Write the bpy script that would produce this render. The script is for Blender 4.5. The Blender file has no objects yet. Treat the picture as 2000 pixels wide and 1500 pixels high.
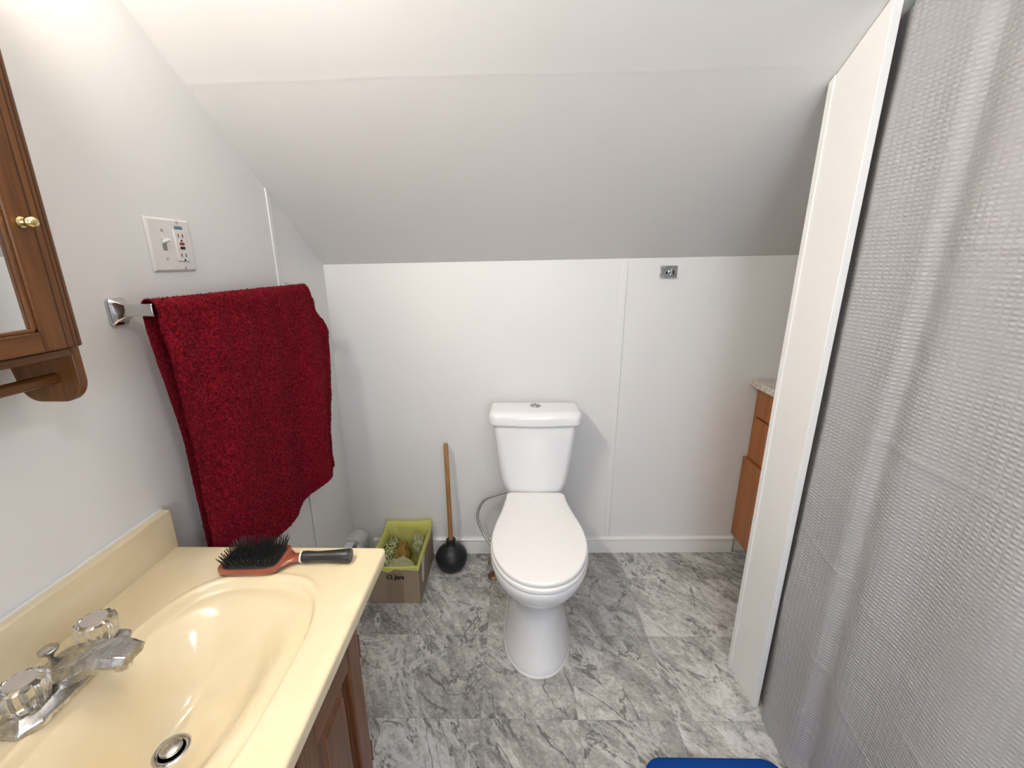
import bpy, math, random
import numpy as np
from mathutils import Vector, noise
random.seed(4); rng = np.random.default_rng(4)
S = bpy.context.scene
COL = S.collection
PI = math.pi

# ------------------------------------------------------------------ camera
cam = bpy.data.objects.new('camera', bpy.data.cameras.new('camera')); COL.objects.link(cam)
cam.data.sensor_width = 36.0
cam.data.lens = 838 / 2000 * 36.0
cam.data.clip_start = 0.02
cam.location = (0, 0, 1.35)
cam.rotation_euler = (math.radians(90 - 15.86), 0, math.radians(0.657))
S.camera = cam

# ------------------------------------------------------------------ view, world, large lights
S.view_settings.view_transform = 'Standard'; S.view_settings.look = 'None'
S.view_settings.gamma = 1.0; S.view_settings.use_curve_mapping = False
S.view_settings.exposure = 0.66
w = bpy.data.worlds.new('world'); S.world = w; w.use_nodes = True
w.node_tree.nodes['Background'].inputs[0].default_value = (0.8, 0.88, 1.0, 1)
w.node_tree.nodes['Background'].inputs[1].default_value = 1.0
def area(name, loc, rot, sx, sy, power, col):
    l = bpy.data.lights.new(name, 'AREA'); l.shape = 'RECTANGLE'; l.size = sx; l.size_y = sy
    l.energy = power; l.color = col
    o = bpy.data.objects.new(name, l); COL.objects.link(o); o.location = loc; o.rotation_euler = rot
    return o
area('window_daylight', (0.25, -1.62, 1.45), (math.radians(90), 0, 0), 1.0, 1.1, 13.0, (0.74, 0.85, 1.0))
BULB = 118.0          # emission of the vanity light globes
DOME = 17.0           # emission of the ceiling light bowl

# ------------------------------------------------------------------ material helpers
def mat(name, col, rough=0.5, metal=0.0, spec=0.5, coat=0.0, trans=0.0, ior=1.45):
    m = bpy.data.materials.new(name); m.use_nodes = True
    b = m.node_tree.nodes['Principled BSDF']
    b.inputs['Base Color'].default_value = (*col, 1)
    b.inputs['Roughness'].default_value = rough
    b.inputs['Metallic'].default_value = metal
    b.inputs['Specular IOR Level'].default_value = spec
    b.inputs['Coat Weight'].default_value = coat
    b.inputs['Coat Roughness'].default_value = 0.06
    b.inputs['Transmission Weight'].default_value = trans
    b.inputs['IOR'].default_value = ior
    return m
class NT:
    def __init__(s, m): s.t = m.node_tree; s.b = s.t.nodes['Principled BSDF']
    def n(s, typ, **kw):
        nd = s.t.nodes.new(typ)
        for k, v in kw.items():
            if k in nd.inputs: nd.inputs[k].default_value = v
            else: setattr(nd, k, v)
        return nd
    def l(s, a, b): s.t.links.new(a, b)
    def coord(s, kind='Object', scale=(1, 1, 1), rot=(0, 0, 0)):
        tc = s.n('ShaderNodeTexCoord'); mp = s.n('ShaderNodeMapping')
        mp.inputs['Scale'].default_value = scale; mp.inputs['Rotation'].default_value = rot
        s.l(tc.outputs[kind], mp.inputs[0]); return mp.outputs[0]
    def noise(s, vec, scale, detail=4, rough=0.5, dist=0.0):
        nd = s.n('ShaderNodeTexNoise', Scale=scale, Detail=detail, Roughness=rough, Distortion=dist)
        s.l(vec, nd.inputs['Vector']); return nd.outputs['Fac']
    def ramp(s, fac, stops):
        r = s.n('ShaderNodeValToRGB'); e = r.color_ramp.elements
        while len(e) < len(stops): e.new(0.5)
        for i, (p, c) in enumerate(stops):
            e[i].position = p; e[i].color = (*c, 1) if not isinstance(c, (int, float)) else (c, c, c, 1)
        s.l(fac, r.inputs[0]); return r.outputs[0]
    def mix(s, fac, a, b, mode='MIX'):
        m = s.n('ShaderNodeMix', data_type='RGBA', blend_type=mode)
        for v, i in ((fac, 0), (a, 6), (b, 7)):
            if isinstance(v, (int, float)): m.inputs[i].default_value = v
            elif isinstance(v, tuple): m.inputs[i].default_value = (*v, 1)
            else: s.l(v, m.inputs[i])
        return m.outputs[2]
    def math(s, op, a, b=0.0, clamp=False):
        m = s.n('ShaderNodeMath', operation=op, use_clamp=clamp)
        for v, i in ((a, 0), (b, 1)):
            if isinstance(v, (int, float)): m.inputs[i].default_value = v
            else: s.l(v, m.inputs[i])
        return m.outputs[0]
    def bump(s, h, strength=0.2, dist=0.002):
        b = s.n('ShaderNodeBump', Strength=strength, Distance=dist)
        s.l(h, b.inputs['Height']); s.l(b.outputs[0], s.b.inputs['Normal'])
    def color(s, c): s.l(c, s.b.inputs['Base Color'])

def wall_mat(name, col, rough=0.35, spec=0.4):
    m = mat(name, col, rough, spec=spec); t = NT(m); v = t.coord()
    a = t.noise(v, 2.2, 3); t.color(t.mix(t.ramp(a, [(0.3, 0.0), (0.7, 1.0)]), tuple(c * 0.985 for c in col), col))
    t.bump(t.noise(v, 9, 5, 0.55), 0.16, 0.006); return m
M = {}
M['wall'] = wall_mat('white_wall_paint', (0.80, 0.79, 0.775))
M['ceil'] = wall_mat('white_ceiling_paint', (0.80, 0.785, 0.76), 0.45, 0.3)
M['trim'] = wall_mat('white_trim_paint', (0.82, 0.81, 0.79), 0.3)
M['ceramic'] = mat('white_ceramic', (0.86, 0.86, 0.87), 0.10, coat=0.6)
M['seatplastic'] = mat('white_seat_plastic', (0.90, 0.885, 0.875), 0.12, coat=0.4)
M['chrome'] = mat('chrome', (0.62, 0.62, 0.62), 0.16, 1.0)
M['dullchrome'] = mat('worn_chrome', (0.55, 0.54, 0.52), 0.24, 1.0)
t = NT(M['dullchrome']); v = t.coord(); f = t.noise(v, 60, 5, 0.6)
t.color(t.mix(t.ramp(f, [(0.4, 0.0), (0.62, 1.0)]), (0.62, 0.61, 0.60), (0.36, 0.34, 0.30)))
t.l(t.ramp(f, [(0.4, 0.15), (0.65, 0.45)]), t.b.inputs['Roughness'])
M['brass'] = mat('polished_brass', (0.80, 0.62, 0.30), 0.16, 1.0)
M['oldbrass'] = mat('tarnished_brass', (0.20, 0.11, 0.055), 0.4, 0.7)
M['braid'] = mat('braided_steel', (0.50, 0.50, 0.50), 0.4, 0.8)
t = NT(M['braid']); t.bump(t.noise(t.coord(scale=(1, 1, 1)), 900, 2), 0.6, 0.001)
M['black'] = mat('black_plastic', (0.016, 0.018, 0.018), 0.35)
M['rubber'] = mat('black_rubber', (0.013, 0.014, 0.016), 0.42)
M['slot'] = mat('dark_slot', (0.02, 0.018, 0.016), 0.7)
M['switch'] = mat('ivory_plastic', (0.76, 0.73, 0.70), 0.32)
M['white'] = mat('white_plastic', (0.85, 0.84, 0.82), 0.3)
M['red'] = mat('red_button', (0.30, 0.025, 0.02), 0.4)
M['bluelab'] = mat('blue_sticker', (0.10, 0.20, 0.29), 0.5)
M['acrylic'] = mat('clear_acrylic', (0.97, 0.95, 0.90), 0.14, trans=1.0, ior=1.45)
M['mirror'] = mat('mirror_glass', (0.90, 0.92, 0.91), 0.02, 1.0)

def wood(name, dark, light, axis='Z', rough=0.38, scale=1.0, bump=0.12):
    m = mat(name, light, rough, coat=0.15); t = NT(m)
    sc = {'Z': (22, 22, 1.2), 'Y': (22, 1.2, 22), 'X': (1.2, 22, 22)}[axis]
    v = t.coord(scale=tuple(a * scale for a in sc))
    f = t.noise(v, 3.2, 6, 0.6, 0.5); g = t.noise(v, 14, 3, 0.6)
    f2 = t.math('ADD', t.math('MULTIPLY', f, 0.7), t.math('MULTIPLY', g, 0.3))
    t.color(t.ramp(f2, [(0.36, dark), (0.5, tuple((a + b) / 2 for a, b in zip(dark, light))), (0.64, light)]))
    t.bump(g, bump, 0.001); return m
M['cab_wood'] = wood('golden_brown_wood', (0.090, 0.030, 0.006), (0.185, 0.070, 0.014))
M['cab_wood_h'] = wood('golden_brown_wood_horizontal', (0.090, 0.030, 0.006), (0.185, 0.070, 0.014), 'Y')
M['oak'] = wood('oak_vanity', (0.10, 0.033, 0.010), (0.225, 0.083, 0.028))
M['oak_h'] = wood('oak_vanity_horizontal', (0.10, 0.033, 0.010), (0.225, 0.083, 0.028), 'Y')
M['maple'] = wood('orange_maple', (0.27, 0.085, 0.016), (0.38, 0.13, 0.028), scale=0.4, bump=0.03)
M['dowel'] = wood('plunger_wood', (0.26, 0.115, 0.035), (0.46, 0.245, 0.09))
M['groove'] = mat('dark_wood_groove', (0.045, 0.015, 0.005), 0.6)

# cream cultured marble
m = M['cream'] = mat('cream_marble', (0.86, 0.72, 0.45), 0.16, coat=0.35); t = NT(m); v = t.coord()
f = t.noise(v, 5, 4, 0.55, 1.6)
t.color(t.mix(t.ramp(f, [(0.45, 0.0), (0.7, 1.0)]), (0.755, 0.635, 0.42), (0.80, 0.695, 0.50)))

# floor: vinyl tiles 0.30 m with a stone print that changes from tile to tile
m = M['floor'] = mat('grey_stone_vinyl_tile', (0.4, 0.4, 0.38), 0.42, spec=0.35); t = NT(m)
tc = t.n('ShaderNodeTexCoord'); sep = t.n('ShaderNodeSeparateXYZ'); t.l(tc.outputs['Object'], sep.inputs[0])
TX, TY = 0.299, 0.3075
ux = t.math('DIVIDE', t.math('ADD', sep.outputs[0], 0.108 + TX * 10), TX)
uy = t.math('DIVIDE', t.math('ADD', sep.outputs[1], -0.986 + TY * 10), TY)
ix, iy = t.math('FLOOR', ux), t.math('FLOOR', uy)
fx, fy = t.math('FRACT', ux), t.math('FRACT', uy)
cmb = t.n('ShaderNodeCombineXYZ'); t.l(ix, cmb.inputs[0]); t.l(iy, cmb.inputs[1])
wn = t.n('ShaderNodeTexWhiteNoise'); wn.noise_dimensions = '2D'; t.l(cmb.outputs[0], wn.inputs['Vector'])
off = t.n('ShaderNodeVectorMath', operation='SCALE'); t.l(wn.outputs['Color'], off.inputs[0]); off.inputs['Scale'].default_value = 40
add = t.n('ShaderNodeVectorMath', operation='ADD'); t.l(tc.outputs['Object'], add.inputs[0]); t.l(off.outputs[0], add.inputs[1])
vr = t.n('ShaderNodeVectorRotate', Angle=math.radians(52)); vr.rotation_type = 'Z_AXIS'; t.l(add.outputs[0], vr.inputs['Vector'])
mp = t.n('ShaderNodeMapping'); mp.inputs['Scale'].default_value = (1, 2.0, 1)
t.l(vr.outputs[0], mp.inputs[0]); v = mp.outputs[0]
cloud = t.noise(v, 3.4, 9, 0.68, 1.0); fine = t.noise(v, 26, 6, 0.7, 0.8); spk = t.noise(add.outputs[0], 70, 3, 0.6, 1.5)
base = t.ramp(cloud, [(0.33, (0.22, 0.213, 0.202)), (0.43, (0.33, 0.325, 0.312)), (0.52, (0.42, 0.415, 0.40)), (0.62, (0.58, 0.575, 0.56))])
base = t.mix(0.6, base, t.ramp(fine, [(0.3, (0.19, 0.185, 0.175)), (0.5, (0.5, 0.5, 0.49)), (0.72, (0.78, 0.78, 0.76))]), 'OVERLAY')
base = t.mix(0.3, base, t.ramp(spk, [(0.35, 0.22), (0.5, 0.5), (0.66, 0.85)]), 'OVERLAY')
vein = t.noise(v, 1.7, 6, 0.60, 1.2)
band = t.math('ABSOLUTE', t.math('SUBTRACT', vein, 0.5))
base = t.mix(t.ramp(band, [(0.003, 0.85), (0.010, 0.0)]), base, (0.13, 0.125, 0.115))
vein2 = t.noise(v, 2.6, 6, 0.62, 1.5)
band2 = t.math('ABSOLUTE', t.math('SUBTRACT', vein2, 0.43))
base = t.mix(t.ramp(band2, [(0.0, 0.8), (0.035, 0.0)]), base, (0.64, 0.64, 0.62))
patch = t.noise(add.outputs[0], 7.5, 5, 0.7, 0.6)
base = t.mix(t.ramp(patch, [(0.60, 0.0), (0.74, 0.45)]), base, (0.19, 0.185, 0.175))
sc_ = t.n('ShaderNodeMath', operation='MULTIPLY_ADD'); t.l(wn.outputs['Value'], sc_.inputs[0]); sc_.inputs[1].default_value = 0.30; sc_.inputs[2].default_value = 0.80
cc = t.n('ShaderNodeCombineColor'); [t.l(sc_.outputs[0], cc.inputs[i]) for i in range(3)]
base = t.mix(1.0, base, cc.outputs[0], 'MULTIPLY')
ex = t.math('MINIMUM', fx, t.math('SUBTRACT', 1.0, fx)); ey = t.math('MINIMUM', fy, t.math('SUBTRACT', 1.0, fy))
e = t.math('MINIMUM', ex, ey)
gl = t.ramp(e, [(0.0, 1.0), (0.0045, 0.0)])
base = t.mix(t.math('MULTIPLY', gl, 0.6), base, (0.20, 0.195, 0.19))
t.color(base)
b1 = t.math('ADD', t.math('MULTIPLY', fine, 0.4), t.math('MULTIPLY', t.math('SUBTRACT', 1.0, gl), 0.8)); t.bump(b1, 0.12, 0.001)

# curtain: seersucker weave in (arc, height) uv metres
m = M['curtain'] = mat('grey_waffle_fabric', (0.42, 0.41, 0.42), 0.55, spec=0.25); t = NT(m)
uv = t.n('ShaderNodeUVMap'); sp = t.n('ShaderNodeSeparateXYZ'); t.l(uv.outputs[0], sp.inputs[0])
nz = t.noise(uv.outputs[0], 3.5, 3)
cu = t.math('SINE', t.math('ADD', t.math('MULTIPLY', sp.outputs[0], 2 * PI / 0.0145), 0.0))
cv = t.math('SINE', t.math('ADD', t.math('MULTIPLY', sp.outputs[1], 2 * PI / 0.0088), t.math('MULTIPLY', nz, 6.0)))
col = t.math('ADD', t.math('MULTIPLY', cu, 0.5), 0.5)
row = t.math('ADD', t.math('MULTIPLY', cv, 0.5), 0.5)
puff = t.math('MULTIPLY', t.math('POWER', col, 0.6), row)
amp = t.ramp(t.noise(uv.outputs[0], 5, 2), [(0.35, 0.35), (0.6, 1.0)])
puff = t.math('MULTIPLY', puff, amp)
t.bump(t.math('ADD', puff, t.math('MULTIPLY', t.noise(uv.outputs[0], 300, 2), 0.12)), 0.62, 0.0026)
t.color(t.mix(puff, (0.345, 0.34, 0.35), (0.425, 0.42, 0.425)))
# towel
m = M['towel'] = mat('red_terry_cloth', (0.30, 0.008, 0.018), 0.9, spec=0.1); t = NT(m); v = t.coord()
m.node_tree.nodes['Principled BSDF'].inputs['Sheen Weight'].default_value = 0.08
m.node_tree.nodes['Principled BSDF'].inputs['Sheen Tint'].default_value = (1, 0.25, 0.25, 1)
f = t.noise(v, 170, 3, 0.6, 0.8)
t.color(t.ramp(f, [(0.34, (0.08, 0.001, 0.005)), (0.5, (0.185, 0.003, 0.012)), (0.64, (0.32, 0.010, 0.026))]))
t.bump(t.noise(v, 260, 3, 0.7), 0.8, 0.003)
# cardboard, bag, misc
m = M['card'] = mat('brown_cardboard', (0.31, 0.215, 0.145), 0.75, spec=0.2); t = NT(m); v = t.coord(scale=(1, 1, 6))
t.color(t.mix(t.noise(v, 25, 4), (0.27, 0.205, 0.145), (0.35, 0.265, 0.19)))
M['cardtape'] = mat('brown_packing_tape', (0.25, 0.175, 0.12), 0.3)
M['ink'] = mat('black_ink', (0.01, 0.009, 0.008), 0.6)
M['paper'] = mat('white_paper_label', (0.68, 0.68, 0.69), 0.6)
def film(name, col, alpha=0.12, trl=0.45):
    m = bpy.data.materials.new(name); m.use_nodes = True; nt = m.node_tree; nt.nodes.clear()
    out = nt.nodes.new('ShaderNodeOutputMaterial'); pb = nt.nodes.new('ShaderNodeBsdfPrincipled')
    pb.inputs['Base Color'].default_value = (*col, 1); pb.inputs['Roughness'].default_value = 0.3
    tr = nt.nodes.new('ShaderNodeBsdfTranslucent'); tr.inputs[0].default_value = (*col, 1)
    tp = nt.nodes.new('ShaderNodeBsdfTransparent'); tp.inputs[0].default_value = (*[min(1, c * 1.1 + .1) for c in col], 1)
    m1 = nt.nodes.new('ShaderNodeMixShader'); m1.inputs[0].default_value = trl
    m2 = nt.nodes.new('ShaderNodeMixShader'); m2.inputs[0].default_value = alpha
    nt.links.new(pb.outputs[0], m1.inputs[1]); nt.links.new(tr.outputs[0], m1.inputs[2])
    nt.links.new(m1.outputs[0], m2.inputs[1]); nt.links.new(tp.outputs[0], m2.inputs[2]); nt.links.new(m2.outputs[0], out.inputs[0])
    return m
M['bag'] = film('yellow_bin_liner', (0.90, 0.92, 0.30), 0.34, 0.35)
M['haze'] = film('cloudy_plastic_film', (0.66, 0.68, 0.42), 0.25, 0.4)
M['brownpaper'] = mat('brown_paper', (0.30, 0.17, 0.04), 0.7)
m = M['net'] = mat('dark_green_net', (0.03, 0.05, 0.02), 0.6); t = NT(m); v = t.coord()
vo = t.n('ShaderNodeTexVoronoi', Scale=75.0); vo.feature = 'DISTANCE_TO_EDGE'; t.l(v, vo.inputs['Vector'])
t.color(t.ramp(vo.outputs['Distance'], [(0.0, (0.50, 0.52, 0.22)), (0.09, (0.40, 0.42, 0.18)), (0.16, (0.035, 0.05, 0.02))]))
m = M['blue'] = mat('royal_blue_fleece', (0.004, 0.05, 0.26), 0.85, spec=0.15); t = NT(m); t.bump(t.noise(t.coord(), 350, 3), 0.5, 0.002)
M['heater'] = mat('aged_grey_heater_paint', (0.50, 0.485, 0.46), 0.35)
t = NT(M['heater']); f = t.noise(t.coord(), 22, 5, 0.65); t.color(t.mix(t.ramp(f, [(0.45, 0.0), (0.68, 1.0)]), (0.72, 0.71, 0.69), (0.48, 0.45, 0.41)))
M['fin'] = mat('aluminium_fin', (0.7, 0.7, 0.72), 0.25, 1.0)
M['laminate'] = mat('speckled_beige_laminate', (0.6, 0.54, 0.46), 0.35)
t = NT(M['laminate']); t.color(t.mix(t.ramp(t.noise(t.coord(), 90, 4, .7), [(0.4, 0.0), (0.6, 1.0)]), (0.44, 0.37, 0.29), (0.72, 0.67, 0.6)))
m = M['brushwood'] = mat('reddish_lacquer', (0.30, 0.075, 0.035), 0.22, coat=0.5)
t = NT(m); t.color(t.mix(t.noise(t.coord(scale=(4, 30, 30)), 8, 4), (0.19, 0.04, 0.02), (0.36, 0.10, 0.05)))
def emit(name, col, s):
    m = mat(name, col, 0.4); b = m.node_tree.nodes['Principled BSDF']
    b.inputs['Emission Color'].default_value = (*col, 1); b.inputs['Emission Strength'].default_value = s; return m
M['bulb'] = emit('lit_globe', (1.0, 0.925, 0.81), BULB)
M['dome'] = emit('lit_glass_bowl', (0.97, 0.97, 1.0), DOME)
M['pane'] = film('window_glass', (0.9, 0.95, 1.0), 0.92, 0.0)

# ------------------------------------------------------------------ geometry helpers (world coordinates)
class MB:
    def __init__(s): s.v = []; s.f = []
    def box(s, x0, x1, y0, y1, z0, z1):
        n = len(s.v)
        s.v += [(x, y, z) for z in (z0, z1) for y in (y0, y1) for x in (x0, x1)]
        s.f += [tuple(n + i for i in q) for q in ((0, 2, 3, 1), (4, 5, 7, 6), (0, 1, 5, 4), (2, 6, 7, 3), (0, 4, 6, 2), (1, 3, 7, 5))]
        return s
    def loft(s, rings, cap0=True, cap1=True, closed=True):
        n = len(s.v); k = len(rings[0])
        for r in rings: s.v += [tuple(p) for p in r]
        for i in range(len(rings) - 1):
            for j in range(k if closed else k - 1):
                a, b = n + i * k + j, n + i * k + (j + 1) % k
                s.f.append((a, b, b + k, a + k))
        if cap0: s.f.append(tuple(n + j for j in reversed(range(k))))
        if cap1: s.f.append(tuple(n + (len(rings) - 1) * k + j for j in range(k)))
        return s
    def lathe(s, c, prof, axis='Z', seg=32, cap0=True, cap1=True, flute=None):
        rings = []
        for r, h in prof:
            ring = []
            for j in range(seg):
                a = 2 * PI * j / seg; rr = r * (1 + (flute(a) if flute else 0))
                p = {'Z': (rr * math.cos(a), rr * math.sin(a), h), 'X': (h, rr * math.cos(a), rr * math.sin(a)),
                     'Y': (rr * math.sin(a), h, rr * math.cos(a))}[axis]
                ring.append((c[0] + p[0], c[1] + p[1], c[2] + p[2]))
            rings.append(ring)
        return s.loft(rings, cap0, cap1)
    def tube(s, path, r, seg=12, cap=True):
        P = [Vector(p) for p in path]; rings = []
        up = Vector((0, 0, 1)); T0 = (P[1] - P[0]).normalized()
        N = T0.cross(up if abs(T0.z) < 0.95 else Vector((1, 0, 0))).normalized()
        for i, p in enumerate(P):
            T = (P[min(i + 1, len(P) - 1)] - P[max(i - 1, 0)]).normalized()
            N = (N - T * N.dot(T)).normalized(); B = T.cross(N)
            rr = r[i] if isinstance(r, (list, tuple)) else r
            rings.append([p + (N * math.cos(2 * PI * j / seg) + B * math.sin(2 * PI * j / seg)) * rr for j in range(seg)])
        return s.loft(rings, cap, cap)
    def grid(s, fn, nu, nv):
        n = len(s.v)
        for i in range(nu + 1):
            for j in range(nv + 1): s.v.append(fn(i / nu, j / nv))
        for i in range(nu):
            for j in range(nv):
                a = n + i * (nv + 1) + j; s.f.append((a, a + nv + 1, a + nv + 2, a + 1))
        return s
def smooth(a, b, x):
    t = min(1, max(0, (x - a) / (b - a))); return t * t * (3 - 2 * t)
ORG = {}
def link(o, label=None, cat=None, group=None, kind=None):
    if label: o['label'] = label
    if cat: o['category'] = cat
    if group: o['group'] = group
    if kind: o['kind'] = kind
    return o
def thing(name, loc, label, cat, group=None):
    o = bpy.data.objects.new(name, None); COL.objects.link(o); o.location = loc; o.empty_display_size = 0.05
    ORG[o.name] = Vector(loc); return link(o, label, cat, group)
def build(name, mb, m, parent=None, bevel=0, seg=2, sm=True, origin=None, angle=40, solid=0, subsurf=0):
    org = ORG[parent.name] if parent else Vector(origin or (0, 0, 0))
    me = bpy.data.meshes.new(name)
    me.from_pydata([tuple(Vector(p) - org) for p in mb.v], [], mb.f); me.validate(); me.update()
    import bmesh
    bm = bmesh.new(); bm.from_mesh(me); bmesh.ops.recalc_face_normals(bm, faces=bm.faces); bm.to_mesh(me); bm.free()
    me.materials.append(m if not isinstance(m, str) else M[m])
    o = bpy.data.objects.new(name, me); COL.objects.link(o)
    if parent: o.parent = parent
    else: o.location = org
    ORG[o.name] = org
    if sm:
        for p in me.polygons: p.use_smooth = True
        bm = bmesh.new(); bm.from_mesh(me)
        for e in bm.edges:
            if len(e.link_faces) == 2 and e.calc_face_angle(0) > math.radians(angle): e.smooth = False
        bm.to_mesh(me); bm.free()
    if solid:
        md = o.modifiers.new('solid', 'SOLIDIFY'); md.thickness = solid; md.offset = 0
    if bevel:
        md = o.modifiers.new('bevel', 'BEVEL'); md.width = bevel; md.segments = seg; md.limit_method = 'ANGLE'; md.angle_limit = math.radians(35)
        md.harden_normals = False
    if subsurf:
        md = o.modifiers.new('sub', 'SUBSURF'); md.levels = subsurf; md.render_levels = subsurf
    return o
def struct(name, mb, m, **k): return link(build(name, mb, m, **k), kind='structure')

# ------------------------------------------------------------------ room
XL, XR, YF, ZC = -0.772, 1.62, -1.5, 2.30
yb = lambda x: 1.7796 + 0.0195 * x
zs = lambda x, y: 1.34 + 0.0197 * (x + 0.772) + 0.65 * (yb(x) - y)
yflat = lambda x: yb(x) - (ZC - 1.34 - 0.0197 * (x + 0.772)) / 0.65
struct('floor', MB().box(XL - .05, XR + .05, YF - .05, 1.9, -.05, 0), 'floor', sm=False)
mb = MB()
def ceil_pt(x, y, o):
    z = min(zs(x, y), ZC)
    if o == 0:
        d = abs(y - (1.137 + 0.012 * (x + .72) + 0.0015 * math.sin(7 * x) + 0.001 * math.sin(23 * x)))
        if d < 0.006: z -= 0.0004 * (1 - d / 0.006)
    return (x, y, z + o)
xs = [XL + (XR - XL) * i / 60 for i in range(61)]
def yrow(x):
    a = 1.137 + 0.012 * (x + .72)
    return [YF, yflat(x)] + [yflat(x) + (a - .02 - yflat(x)) * k / 6 for k in range(1, 6)] + [a - .012, a - .006, a - .003, a, a + .003, a + .006, a + .012] + [a + .02 + (yb(x) - a - .02) * k / 5 for k in range(6)]
rows = [[ceil_pt(x, y, 0) for y in yrow(x)] for x in xs]
n0 = len(rows[0]); 
for r in rows: mb.v += r
for i in range(60):
    for j in range(n0 - 1): a = i * n0 + j; mb.f.append((a, a + 1, a + n0 + 1, a + n0))
off0 = len(mb.v)
q = []
for x in (XL, XR): q += [(x, YF, ZC + .06), (x, yflat(x), ZC + .06), (x, yb(x), zs(x, yb(x)) + .07)]
mb.v += q
mb.f += [(off0, off0 + 3, off0 + 4, off0 + 1), (off0 + 1, off0 + 4, off0 + 5, off0 + 2)]
struct('ceiling', mb, 'ceil', angle=25)
def poly_x(x0, x1, pts):   # polygon in (y,z) extruded in x
    m_ = MB(); k = len(pts)
    m_.v = [(x0, y, z) for y, z in pts] + [(x1, y, z) for y, z in pts]
    m_.f = [tuple(range(k)), tuple(reversed(range(k, 2 * k)))] + [(i, (i + 1) % k, (i + 1) % k + k, i + k) for i in range(k)]
    return m_
def side_poly(x): return [(YF, 0), (yb(x), 0), (yb(x), zs(x, yb(x))), (yflat(x), ZC), (YF, ZC)]
struct('wall_left', poly_x(XL - .05, XL, side_poly(XL)), 'wall', sm=False)
struct('wall_right', poly_x(XR, XR + .05, side_poly(XR)), 'wall', sm=False)
mb = MB(); a, b = XL - .05, XR + .05
mb.v = [(a, yb(a), 0), (b, yb(b), 0), (b, yb(b), zs(b, yb(b))), (a, yb(a), zs(a, yb(a)))]
mb.v += [(x, y + .05, z) for x, y, z in mb.v]
mb.f = [(0, 1, 2, 3), (7, 6, 5, 4), (0, 4, 5, 1), (1, 5, 6, 2), (2, 6, 7, 3), (3, 7, 4, 0)]
struct('wall_back', mb, 'wall', sm=False)
# front wall with window opening
WX0, WX1, WZ0, WZ1 = -0.25, 0.75, 0.9, 2.0
mb = MB()
mb.box(XL - .05, WX0, YF - .06, YF, 0, ZC).box(WX1, XR + .05, YF - .06, YF, 0, ZC)
mb.box(WX0, WX1, YF - .06, YF, 0, WZ0).box(WX0, WX1, YF - .06, YF, WZ1, ZC)
struct('wall_front', mb, 'wall', sm=False)
win = struct('window_1', MB().box(WX0 - .06, WX0, YF, YF + .02, WZ0 - .06, WZ1 + .06).box(WX1, WX1 + .06, YF, YF + .02, WZ0 - .06, WZ1 + .06)
             .box(WX0, WX1, YF, YF + .02, WZ1, WZ1 + .06).box(WX0, WX1, YF, YF + .04, WZ0 - .06, WZ0)
             .box(WX0, WX1, YF - .04, YF - .01, (WZ0 + WZ1) / 2 - .02, (WZ0 + WZ1) / 2 + .02), 'trim', bevel=.003)
build('window_pane', MB().box(WX0, WX1, YF - .030, YF - .026, WZ0, WZ1), 'pane', win, sm=False)
# battens and baseboards
def prism_back(x0, x1, z0, z1, th, top=None):
    m_ = MB(); m_.v = []
    for x, z in ((x0, z0), (x1, z0), (x1, z1), (x0, z1)): m_.v.append((x, yb(x) - th, z))
    for x, z in ((x0, z0), (x1, z0), (x1, z1), (x0, z1)): m_.v.append((x, yb(x), z))
    m_.f = [(3, 2, 1, 0), (4, 5, 6, 7), (0, 1, 5, 4), (1, 2, 6, 5), (2, 3, 7, 6), (3, 0, 4, 7)]
    return m_
struct('trim_1', prism_back(.420, .444, .083, 1.352, .0035), 'trim', bevel=.002)
struct('trim_2', poly_x(XL, XL + .004, [(1.412, .02), (1.432, .02), (1.432, zs(XL, 1.432)), (1.412, zs(XL, 1.412))]), 'trim', bevel=.0015)
mb = MB(); prof = [(0, 0), (.013, 0), (.013, .058), (.011, .064), (.011, .068), (.015, .070), (.015, .076), (.010, .081), (0, .083)]
mb.loft([[(x, yb(x) - d, z) for d, z in prof] for x in (-.68, 1.04)])
struct('baseboard_back', mb, 'trim', angle=20)
struct('baseboard_left', poly_x(XL, XL + .011, [(YF, 0), (.16, 0), (.16, .083), (YF, .083)]), 'trim', sm=False)
# partition stub beside the curtain
PX0, PX1, PY0, PY1 = .745, .764, 1.032, 1.188
struct('wall_partition', poly_x(PX0, PX1, [(PY0, 0), (PY1, 0), (PY1, zs(PX0, PY1) - .002), (PY0, zs(PX0, PY0) - .002)]), 'trim', bevel=.0012)
struct('trim_3', poly_x(PX0 - .004, PX0, [(PY1 - .018, 0), (PY1, 0), (PY1, zs(PX0, PY1) - .004), (PY1 - .018, zs(PX0, PY1 - .018) - .004)]), 'trim', bevel=.001)

# ------------------------------------------------------------------ lights of the room
vl = thing('vanity_light', (XL, .34, 1.99), 'white globe vanity light bar above the wooden wall cabinet', 'lamp')
build('back_plate', MB().box(XL, XL + .025, .10, .58, 1.93, 2.05), 'chrome', vl, bevel=.006)
for yy in (.18, .34, .50):
    build('lamp_socket', MB().lathe((XL + .025, yy, 1.99), [(.028, 0), (.028, .018), (.018, .03)], 'X'), 'chrome', vl)
    build('light_bulb', MB().lathe((XL + .10, yy, 1.99), [(.002, -.047), (.02, -.043), (.036, -.03), (.046, -.01), (.047, .005), (.040, .026), (.025, .041), (.003, .048)], 'X', 24), 'bulb', vl)
cl = thing('ceiling_light', (.42, -.12, ZC), 'round flush ceiling light with a glowing glass bowl', 'lamp')
build('canopy', MB().lathe((.42, -.12, ZC - .03), [(.15, 0), (.16, .01), (.16, .03)]), 'chrome', cl)
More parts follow.
